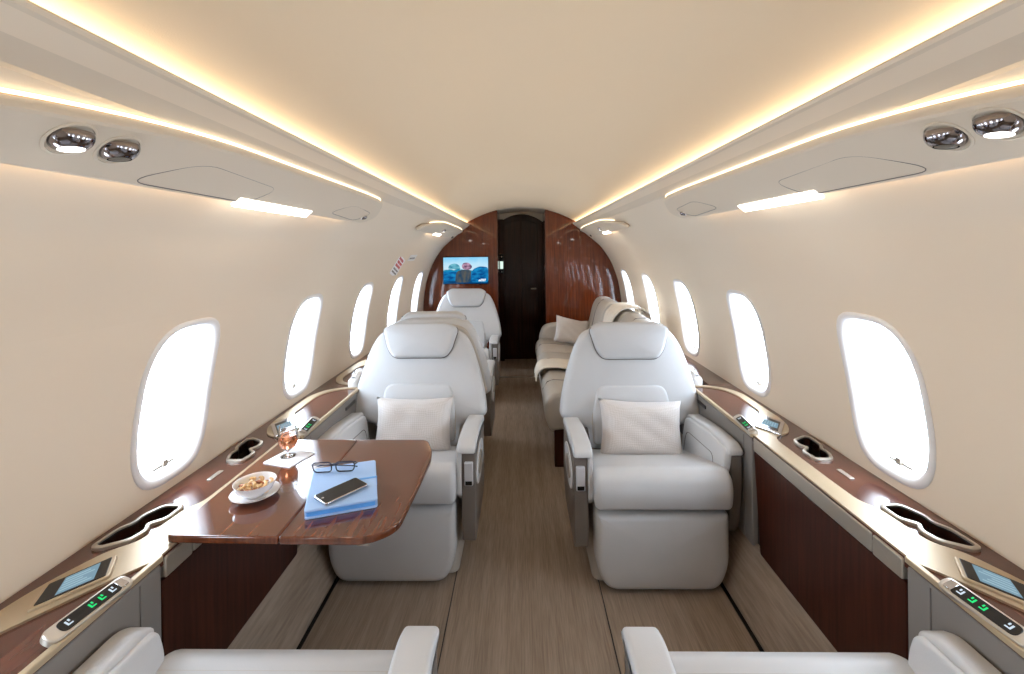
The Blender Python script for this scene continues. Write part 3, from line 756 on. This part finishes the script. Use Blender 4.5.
# ------------------------------------------------------------------ club seats
def seat(s, name='club_seat', rec=10):
    """local: front of the leg panel at y=0, seat runs back along +y; s = -1 aisle arm on -x, +1 aisle arm on +x"""
    t = empty(name)
    Lm = M['leather']
    # leg panel
    mb = MB(); pts = rounded([(-.215, .012), (.215, .012), (.255, .10), (.256, .310), (-.256, .310), (-.255, .10)], [.05, .05, .12, .018, .018, .12], 8, .04)
    pad(mb, pts, .10, .028, .01, puff=.006, T=FRONT(.105)); mb.build('leg_rest', Lm, t)
    # seat cushion
    prof = rounded([(-.012, .334), (-.026, .40), (-.012, .458), (.034, .480), (.064, .474), (.47, .362), (.47, .30), (.06, .330)], [.016, .05, .03, .03, .02, .03, .02, .02], 7, .04)
    mb = MB(); pad(mb, prof, .524, .024, .024, T=SIDEX(-.262)); cu = mb.build('seat_cushion', Lm, t, angle=60)
    mb = MB(); tube(mb, [(x, .062, .4722) for x in (-.238, 0, .238)], .0022, 6); mb.build('seam', M['leather2'], cu)
    # base
    mb = MB(); pad(mb, rounded([(-.26, .07), (.26, .07), (.26, .56), (-.26, .56)], .04, 5), .30, .02, T=Matrix.Translation((0, 0, .012))); mb.build('base', M['leather2'], t)
    # backrest in its own plane
    R = radians(rec); up = Vector((0, sin(R), cos(R))); nf = Vector((0, -cos(R), sin(R)))
    TB = basis((0, .470, .355), (1, 0, 0), up, nf)
    hx = [(.195, 0), (.205, .10), (.30, .125), (.348, .150), (.335, .26), (.298, .40), (.262, .50), (.222, .565), (.13, .592)]
    out = rounded([(x, v) for x, v in hx] + [(-x, v) for x, v in hx[::-1]], [.02, .03, .04, .03, .15, .15, .06, .05, .05] + [.05, .05, .06, .15, .15, .03, .04, .03, .02], 7, .035)
    mb = MB(); pad(mb, out, .115, .032, .03, puff=.014, T=TB, w0=-.115, rings=5); bk = mb.build('backrest', Lm, t, angle=70)
    # lumbar panel
    lp = rounded([(-.188, .03), (.188, .03), (.190, .19), (.165, .305), (-.165, .305), (-.190, .19)], [.02, .02, .08, .045, .045, .08], 8, .03)
    mb = MB(); pad(mb, lp, .026, .014, puff=.010, T=TB, w0=-.004, rings=4); mb.build('lumbar_panel', Lm, bk)
    mb = MB(); tube(mb, [tuple(TB @ Vector((x, v, .0035))) for x, v in inset(lp, -.003)], .0028, 6, closed=True); mb.build('piping', M['leather2'], bk)
    # headrest
    hp = rounded([(-.132, .432), (.132, .432), (.165, .470), (.198, .578), (.150, .612), (-.150, .612), (-.198, .578), (-.165, .470)], [.04, .04, .05, .02, .06, .06, .02, .05], 8, .03)
    mb = MB(); pad(mb, hp, .085, .022, .012, puff=.010, T=TB, w0=-.045, rings=4); mb.build('headrest', Lm, t)
    mb = MB(); tube(mb, [tuple(TB @ Vector((x, v, .013))) for x, v in inset(hp, -.002) if v < .585], .0024, 6); mb.build('headrest_seam', M['seam'], bk)
    # shell at the back of the seat
    mb = MB(); out2 = [(x * .93, v * .96 + .01) for x, v in out]; pad(mb, out2, .03, .01, .012, T=TB, w0=-.14); mb.build('back_shell', M['leather2'], t, angle=60)
    # aisle arm: taupe side panel, leather cap and inner skirt
    def X(a, b): return (min(s * a, s * b), abs(b - a))
    x0, w = X(.262, .338)
    pr = rounded([(.022, .518), (.026, .540), (.08, .558), (.30, .548), (.475, .515), (.475, .480), (.30, .512), (.08, .520)], [.008, .014, .05, .1, .02, .02, .1, .03], 6, .04)
    mb = MB(); pad(mb, pr, w, .010, .010, T=SIDEX(x0)); arm = mb.build('armrest', Lm, t, angle=60)
    x0, w = X(.262, .282)
    pr = rounded([(.030, .350), (.026, .535), (.46, .50), (.46, .30), (.10, .30)], [.01, .01, .01, .02, .02], 5, .05)
    mb = MB(); pad(mb, pr, w, .006, .006, T=SIDEX(x0)); mb.build('inner_skirt', Lm, t, angle=60)
    x0, w = X(.280, .335)
    pr = rounded([(.040, .53), (.040, .24), (.052, .150), (.44, .15), (.50, .26), (.47, .49)], [.008, .03, .02, .08, .06, .01], 7, .05)
    mb = MB(); pad(mb, pr, w, .006, .006, T=SIDEX(x0)); sp = mb.build('side_panel', M['taupe'], t, angle=60)
    x0, w = X(.295, .326)
    mb = MB(); box(mb, x0 - .002, x0 + w + .002, .028, .052, .388, .482); hd = mb.build('recline_handle', M['silver'], t, bevel=.004)
    mb = MB(); box(mb, x0 + .002, x0 + w - .002, .0265, .05, .392, .408); mb.build('handle_slot', M['black'], hd, bevel=.001)
    # polished oval inlay and trim on the outside of the arm
    To = basis((s * .334, 0, 0), (0, s, 0), (0, 0, 1), (s, 0, 0))
    el = [(s * .235 + .15 * cos(a), .40 + .075 * sin(a)) for a in [2 * pi * k / 40 for k in range(40)]]
    mb = MB(); pad(mb, el, .006, .003, T=To); ov = mb.build('side_inlay', M['leather'], t)
    el = [(s * .20 + .075 * cos(a), .41 + .040 * sin(a)) for a in [2 * pi * k / 32 for k in range(32)]]
    mb = MB(); pad(mb, el, .004, .002, T=To, w0=.006); mb.build('inlay_plate', M['nickel'], ov)
    # window arm
    pr = rounded([(.036, .520), (.036, .542), (.07, .560), (.22, .560), (.475, .530), (.475, .485), (.22, .520), (.08, .525)], [.008, .012, .04, .1, .02, .02, .1, .03], 6, .04)
    x0, w = X(-.262, -.322)
    mb = MB(); pad(mb, pr, w, .010, .010, T=SIDEX(x0)); wa = mb.build('armrest', Lm, t, angle=60)
    pr = rounded([(.050, .36), (.036, .50), (.045, .545), (.20, .550), (.46, .52), (.46, .33), (.16, .30)], [.03, .04, .02, .05, .03, .03, .05], 7, .04)
    TI = basis((-s * .245, 0, -.0), (0, 1, 0), (-s * .14, 0, 1), (-s, 0, 0)); TI.translation = Vector((-s * (.243 - .07), 0, 0)) 
    mb = MB(); pad(mb, pr, .034, .010, .008, T=TI); sk = mb.build('inner_skirt', Lm, t, angle=60)
    mb = MB(); o_ = rounded([(.12, .355), (.42, .345), (.42, .470), (.12, .490)], .04); tube(mb, [tuple(TI @ Vector((a_, b_, -.0005))) for a_, b_ in o_], .0016, 5, closed=True); mb.build('stitched_seam', M['seam'], sk)
    x0, w = X(-.274, -.322)
    pr = rounded([(.044, .52), (.046, .34), (.09, .17), (.46, .14), (.49, .49)], [.01, .08, .08, .05, .01], 8, .05)
    mb = MB(); pad(mb, pr, w, .010, .010, T=SIDEX(x0)); mb.build('side_panel', M['taupe'], t, angle=60)
    return t
sR = seat(-1, rec=8); sR.location = (.525, 1.745, 0)
sL = seat(1, rec=14); sL.location = (-.538, 1.785, 0)
G = 'pale leather club seats'
tag(sR, 'pale leather club seat on the right facing the camera, with a woven pillow', 'seat', G)
tag(sL, 'pale leather club seat on the left facing the camera behind the wooden table', 'seat', G)
nR = seat(1, rec=26); nR.location = (.530, .985, 0); nR.rotation_euler.z = pi
nL = seat(-1, rec=26); nL.location = (-.527, .985, 0); nL.rotation_euler.z = pi
tag(nR, 'pale leather seat cut off by the bottom edge, right of the aisle', 'seat', G)
tag(nL, 'pale leather seat cut off by the bottom edge, left of the aisle', 'seat', G)
s2 = copy_tree(sR); s2.location = (-.540, 3.29, 0); s2.rotation_euler.z = pi
tag(s2, 'leather club seat turned away, its back against the left seat by the table', 'seat', G)
s3 = copy_tree(sL); s3.location = (-.552, 3.90, 0)
tag(s3, 'farthest leather club seat on the left, below the television', 'seat', G)

# ------------------------------------------------------------------ pillows
def pillow(w, h, th):
    mb = MB(); n = 22; vs = []
    for sd in (1, -1):
        for i in range(n + 1):
            for j in range(n + 1):
                u = -1 + 2 * i / n; v = -1 + 2 * j / n
                e = max(0, (1 - u ** 4)) ** .55 * max(0, (1 - v ** 4)) ** .55
                px = u * w / 2 * (1 - .06 * (1 - v * v) * abs(u) ** 3 * -0 - .07 * (1 - v * v) * u * u); pz = v * h / 2 * (1 - .09 * (1 - u * u) * v * v)
                wr = .0035 * sin(9 * u + 3 * v) * sin(7 * v) * e
                vs.append((px, -sd * (th / 2 * e + wr * sd) , pz))
    m = (n + 1) ** 2
    fs = []
    for b in (0, m):
        for i in range(n):
            for j in range(n): fs.append((b + i * (n + 1) + j, b + (i + 1) * (n + 1) + j, b + (i + 1) * (n + 1) + j + 1, b + i * (n + 1) + j + 1))
    mb.add(vs, fs); o = mb.build('pillow', M['pillow'], recalc=False, angle=180)
    bm = bmesh.new(); bm.from_mesh(o.data); bmesh.ops.remove_doubles(bm, verts=bm.verts, dist=.0004); bmesh.ops.recalc_face_normals(bm, faces=bm.faces); bm.to_mesh(o.data); bm.free()
    return o
p = pillow(.385, .255, .125); p.location = (.537, 2.115, .498); p.rotation_euler = (radians(-14), radians(2), 0)
tag(p, 'woven silver pillow leaning on the backrest of the right club seat', 'pillow', 'woven silver pillows')
p = pillow(.37, .25, .125); p.location = (-.528, 2.155, .505); p.rotation_euler = (radians(-17), 0, 0)
tag(p, 'woven silver pillow on the left seat behind the wooden table', 'pillow', 'woven silver pillows')

# ------------------------------------------------------------------ divan on the right
t = empty('divan', (.55, 3.7, 0), 0, 'long beige leather divan along the right wall toward the bulkhead', 'sofa')
D = lambda y: basis((-.55, y - 3.7, 0), (1, 0, 0), (0, 0, 1), (0, 1, 0))    # (u,v,w)->(x,z,y) in local space
seatp = rounded([(.165, .21), (.125, .30), (.130, .40), (.18, .452), (.33, .442), (.66, .405), (.66, .26)], [.03, .06, .06, .06, .1, .02, .02], 7, .05)
backp = rounded([(.58, .40), (.66, .62), (.70, .79), (.745, .858), (.85, .862), (.93, .80), (.95, .60), (.95, .40)], [.03, .1, .06, .06, .06, .05, .05, .02], 7, .05)
for k in range(3):
    y = 2.78 + k * .60
    mb = MB(); pad(mb, seatp, .592, .03, .03, T=D(y)); c = mb.build('seat_cushion', M['leather2'], t, angle=60)
    mb = MB(); tube(mb, [(x - .55, y + .3 - 3.7, z + .001) for x, z in ((.128, .31), (.131, .39), (.16, .436), (.20, .4495), (.33, .4425), (.58, .415))], .0025, 6); mb.build('seam', M['seam'], c)
    mb = MB(); pad(mb, backp, .592, .045, .045, T=D(y)); b = mb.build('back_cushion', M['leather2'], t, angle=60)
    mb = MB(); tube(mb, [(x - .55 - .003, y + .3 - 3.7, z) for x, z in ((.61, .48), (.657, .62), (.685, .74), (.715, .815), (.76, .858), (.84, .8625))], .0025, 6); mb.build('seam', M['seam'], b)
mb = MB(); pad(mb, rounded([(.28, .012), (.93, .012), (.93, .40), (.64, .40), (.62, .27), (.27, .24)], .02), 1.80, .02, .02, T=D(2.78)); mb.build('base', M['taupe'], t, angle=50)
mb = MB(); pad(mb, rounded([(.20, .02), (.165, .45), (.21, .56), (.30, .585), (.80, .60), (.92, .55), (.92, .02)], [.02, .1, .06, .05, .05, .05, .02], 7, .05), .12, .04, .04, T=D(4.585)); mb.build('arm', M['leather2'], t, angle=60)
mb = MB(); box(mb, .185 - .55, .26 - .55, 2.785 - 3.7 - .0, 2.87 - 3.7, 0, .25); mb.build('leg', M['panelwood'], t, bevel=.004)
p = pillow(.34, .26, .11); p.location = (.47, 4.36, .545); p.rotation_euler = (radians(-24), radians(14), radians(10))
tag(p, 'small silver pillow at the far end of the divan', 'pillow', 'woven silver pillows')
# folded throw draped over the divan
def throw(path, y0, y1, nm, parent, sk=0):
    pts = [Vector(p) for p in path]; mb = MB(); n = len(pts); m = 14; vs = []
    L = [0]
    for a, b in zip(pts, pts[1:]): L.append(L[-1] + (b - a).length)
    for i, p in enumerate(pts):
        a = pts[max(0, i - 1)]; b = pts[min(n - 1, i + 1)]; tt = (b - a).normalized(); nn = Vector((-tt.y, tt.x))
        for j in range(m + 1):
            f = j / m; e = .003 * sin(f * 17 + L[i] * 9) + .002 * sin(L[i] * 40)
            q = p + nn * (.012 + e + .004); vs.append((q.x, y0 + (y1 - y0) * f + sk * L[i] + .008 * sin(L[i] * 12), q.y))
    mb.add(vs, [(i * (m + 1) + j, i * (m + 1) + j + 1, (i + 1) * (m + 1) + j + 1, (i + 1) * (m + 1) + j) for i in range(n - 1) for j in range(m)])
    o = mb.build(nm, M['knit'], parent, angle=180); so = o.modifiers.new('solid', 'SOLIDIFY'); so.thickness = .009; so.offset = 1
    return o
def dense(P, m=6): return [tuple(p) for p in catmull(P, m)]
th = empty('throw_blanket', (0, 0, 0), 0, 'cream knitted throw draped over the middle of the divan', 'blanket')
throw(dense([(.113, .385), (.118, .41), (.135, .445), (.18, .458), (.33, .448), (.50, .43), (.578, .425)]), 3.26, 3.54, 'seat_fold', th, .1)
throw(dense([(.592, .44), (.648, .62), (.688, .79), (.715, .835), (.755, .862), (.85, .866), (.92, .84), (.945, .78)]), 3.36, 3.66, 'back_fold', th, .1)

# ------------------------------------------------------------------ folding table and the things on it
ZT = .646
t = empty('folding_table', (-.59, 1.365, ZT), 0, 'glossy wooden table folded out between the left seats', 'table')
lf = [(-.882, 1.088), (-.6015, 1.082), (-.6115, 1.648), (-.886, 1.652)]
rt = [(-.6000, 1.082), (-.385, 1.080), (-.322, 1.128), (-.312, 1.53), (-.352, 1.645), (-.610, 1.648)]
for q, rr in ((lf, [.02, .006, .006, .01]), (rt, [.006, .03, .04, .05, .03, .006])):
    mb = MB(); pts = rounded([(x + .59, y - 1.365) for x, y in q], rr, 8, .2)
    pad(mb, pts, .019, .004, .004, w0=-.019); mb.build('table_leaf', M['table'], t, angle=30)
mb = MB(); box(mb, -.16, .12, -.22, .24, -.036, -.019); box(mb, -.27, -.16, -.20, -.14, -.044, -.022); box(mb, -.27, -.16, .12, .18, -.044, -.022)
mb.build('support_frame', M['well'], t, bevel=.004)
mb = MB(); box(mb, .175, .205, -.270, -.245, -.030, -.019); mb.build('latch', M['nickel'], t, bevel=.002)
# saucer, bowl, nuts
BX, BY = -.762, 1.262
mb = MB(); lathe(mb, [(.001, 0), (.028, 0), (.032, .002), (.055, .010), (.062, .0145), (.0625, .0165), (.055, .0135), (.032, .006), (.001, .005)], 48)
o = mb.build('saucer', M['white'], loc=(BX, BY, ZT + .0005)); tag(o, 'white saucer under the bowl of nuts on the table', 'saucer')
mb = MB(); lathe(mb, [(.001, 0), (.024, 0), (.030, .006), (.046, .018), (.052, .031), (.054, .037), (.0545, .0385), (.0525, .038), (.050, .031), (.043, .018), (.028, .009), (.001, .006)], 48)
o = mb.build('bowl', M['white'], loc=(BX, BY, ZT + .0062)); tag(o, 'small white bowl holding nuts on the wooden table', 'bowl')
nutm = [pmat('cashew', srgb(222, 184, 132), .5), pmat('almond', srgb(160, 92, 50), .55)]
protos = []
mb = MB(); pth = [(.008 * cos(a), .008 * sin(a), 0) for a in [pi * (.1 + .8 * k / 8) for k in range(9)]]
def nutmesh(kind):
    mb = MB()
    if kind == 0:
        P = [Vector((.0075 * cos(a), .0075 * sin(a), 0)) for a in [pi * (.05 + .9 * k / 8) for k in range(9)]]
        rs = [.001, .003, .0042, .0046, .0045, .0042, .0036, .0028, .001]
        vs = []; n = 8
        for i, p in enumerate(P):
            r0 = p.normalized()
            for k in range(n): q = p + (r0 * cos(2 * pi * k / n) + Vector((0, 0, 1)) * sin(2 * pi * k / n)) * rs[i]; vs.append(tuple(q))
        mb.add(vs, [(i * n + k, i * n + (k + 1) % n, (i + 1) * n + (k + 1) % n, (i + 1) * n + k) for i in range(8) for k in range(n)])
    else:
        lathe(mb, [(.0004, -.011), (.0035, -.008), (.0055, -.002), (.0058, .002), (.004, .008), (.0004, .012)], 10, Matrix.Rotation(pi / 2, 4, 'X') @ Matrix.Diagonal((1, .65, 1, 1)))
    return mb
np_ = [nutmesh(0).build('cashew_nut', nutm[0]), nutmesh(1).build('almond_nut', nutm[1])]
tag(np_[0], 'pale cashew nut in the heap in the white bowl', 'nut', 'cashew nuts in the white bowl')
tag(np_[1], 'brown almond in the heap in the white bowl', 'nut', 'almonds in the white bowl')
cnt = 0
used = [False, False]
for layer, (zz, R_, num) in enumerate(((.019, .036, 14), (.026, .039, 15), (.032, .026, 9))):
    for k in range(num):
        a = 2.4 * k + layer; r_ = R_ * sqrt((k + .4) / num); kd = 0 if random.random() < .62 else 1
        o = np_[kd] if not used[kd] else np_[kd].copy()
        if used[kd]: COL.objects.link(o)
        used[kd] = True
        o.location = (BX + r_ * cos(a), BY + r_ * sin(a), ZT + .0062 + zz); o.rotation_euler = (random.uniform(-.6, .6), random.uniform(-.6, .6), random.uniform(0, 6.28))
# napkin and glass
mb = MB(); pad(mb, rounded([(-.055, -.055), (.055, -.055), (.055, .055), (-.055, .055)], .003), .003, .001)
o = mb.build('napkin', M['paper'], loc=(-.785, 1.497, ZT + .0005)); o.rotation_euler.z = radians(72); tag(o, 'folded white napkin under the drinking glass', 'napkin')
t = empty('drinking_glass', (-.795, 1.508, ZT + .0036), 0, 'short-stemmed glass of rose-coloured drink on the napkin', 'glass')
mb = MB(); lathe(mb, [(.001, 0), (.024, 0), (.0245, .0015), (.010, .004), (.005, .008), (.0048, .016), (.010, .022), (.022, .030), (.030, .046), (.0315, .062), (.029, .085), (.0265, .102),
                      (.0255, .102), (.028, .085), (.0300, .062), (.0285, .047), (.021, .032), (.010, .0245), (.001, .0235)], 48)
mb.build('glass_body', M['glass'], t)
mb = MB(); lathe(mb, [(.001, .0236), (.010, .0246), (.0212, .0322), (.0286, .0472), (.0298, .060), (.0288, .072), (.001, .072)], 40); mb.build('drink', M['wine'], t)
# folder, phone, spectacles
t = empty('document_folder', (-.523, 1.292, ZT + .0005), radians(19), 'light blue padded document folder under the phone on the table', 'folder')
w, h = .090, .120
mb = MB(); pad(mb, rounded([(-w, -h), (w, -h), (w, h), (-w, h)], .010), .005, .002, .001); mb.build('cover', M['blue'], t)
mb = MB(); pad(mb, rounded([(-w + .004, -h + .006), (w - .006, -h + .006), (w - .006, h - .006), (-w + .004, h - .006)], .003), .013, .001, w0=.005); mb.build('pages', M['blue2'], t)
mb = MB(); pad(mb, rounded([(-w, -h), (w, -h), (w, h), (-w, h)], .010), .006, .003, .001, w0=.018); mb.build('cover', M['blue'], t)
mb = MB(); box(mb, .03, .0915, .0, .008, .0238, .0252); box(mb, .0900, .0915, 0, .008, .002, .0245); mb.build('elastic_band', M['blue2'], t, bevel=.0005)
mb = MB(); box(mb, -w - .001, -w + .008, -h + .012, h - .012, .002, .022); mb.build('spine', M['blue'], t, bevel=.002)
t = empty('mobile_phone', (-.508, 1.238, ZT + .0250), radians(-38), 'black mobile phone with a silver edge lying on the blue folder', 'phone')
mb = MB(); pad(mb, rounded([(-.032, -.064), (.032, -.064), (.032, .064), (-.032, .064)], .009), .0075, .002, .002); mb.build('body', M['chrome'], t)
mb = MB(); pad(mb, rounded([(-.0295, -.061), (.0295, -.061), (.0295, .061), (-.0295, .061)], .007), .0006, .0002, w0=.0075); mb.build('screen', M['black'], t)
mb = MB(); lathe(mb, [(.0035, .0081), (.0035, .0084), (.0005, .0084)], 14, Matrix.Translation((0, -.054, 0))); mb.build('home_button', M['nickel'], t)
t = empty('spectacles', (-.575, 1.352, ZT + .025), radians(6), 'dark-framed spectacles lying at the far edge of the blue folder', 'spectacles')
FR = pmat('spectacle_frame', srgb(30, 34, 52), .25)
for sx in (-1, 1):
    mb = MB(); lp = rounded([(-.026, .002), (.022, .002), (.027, .020), (.024, .034), (-.024, .034), (-.028, .022)], .012, 6, .02)
    tube(mb, [(sx * .034 + sx * x, -.004 * 0 + z * -.25, z) for x, z in lp], .0019, 6, closed=True)
    mb.build('rim', FR, t)
    mb = MB(); mb.add([(sx * .034 + sx * x, z * -.25, z) for x, z in lp], [tuple(range(len(lp)))]); mb.build('lens', M['pane'], t, smooth=False)
    mb = MB(); zt = .024; tube(mb, [(sx * .062, -.006, zt), (sx * .066, .003, zt), (sx * .060, .012 + .005 * sx, zt - .003), (sx * .01, .026 + .006 * sx, zt - .012), (-sx * .045, .030 + .006 * sx, .006), (-sx * .062, .030 + .006 * sx, .0025)], .0018, 6); mb.build('temple', FR, t)
mb = MB(); tube(mb, [(-.010, -.006, .024), (0, -.006, .028), (.010, -.006, .024)], .0018, 6); mb.build('bridge', FR, t)
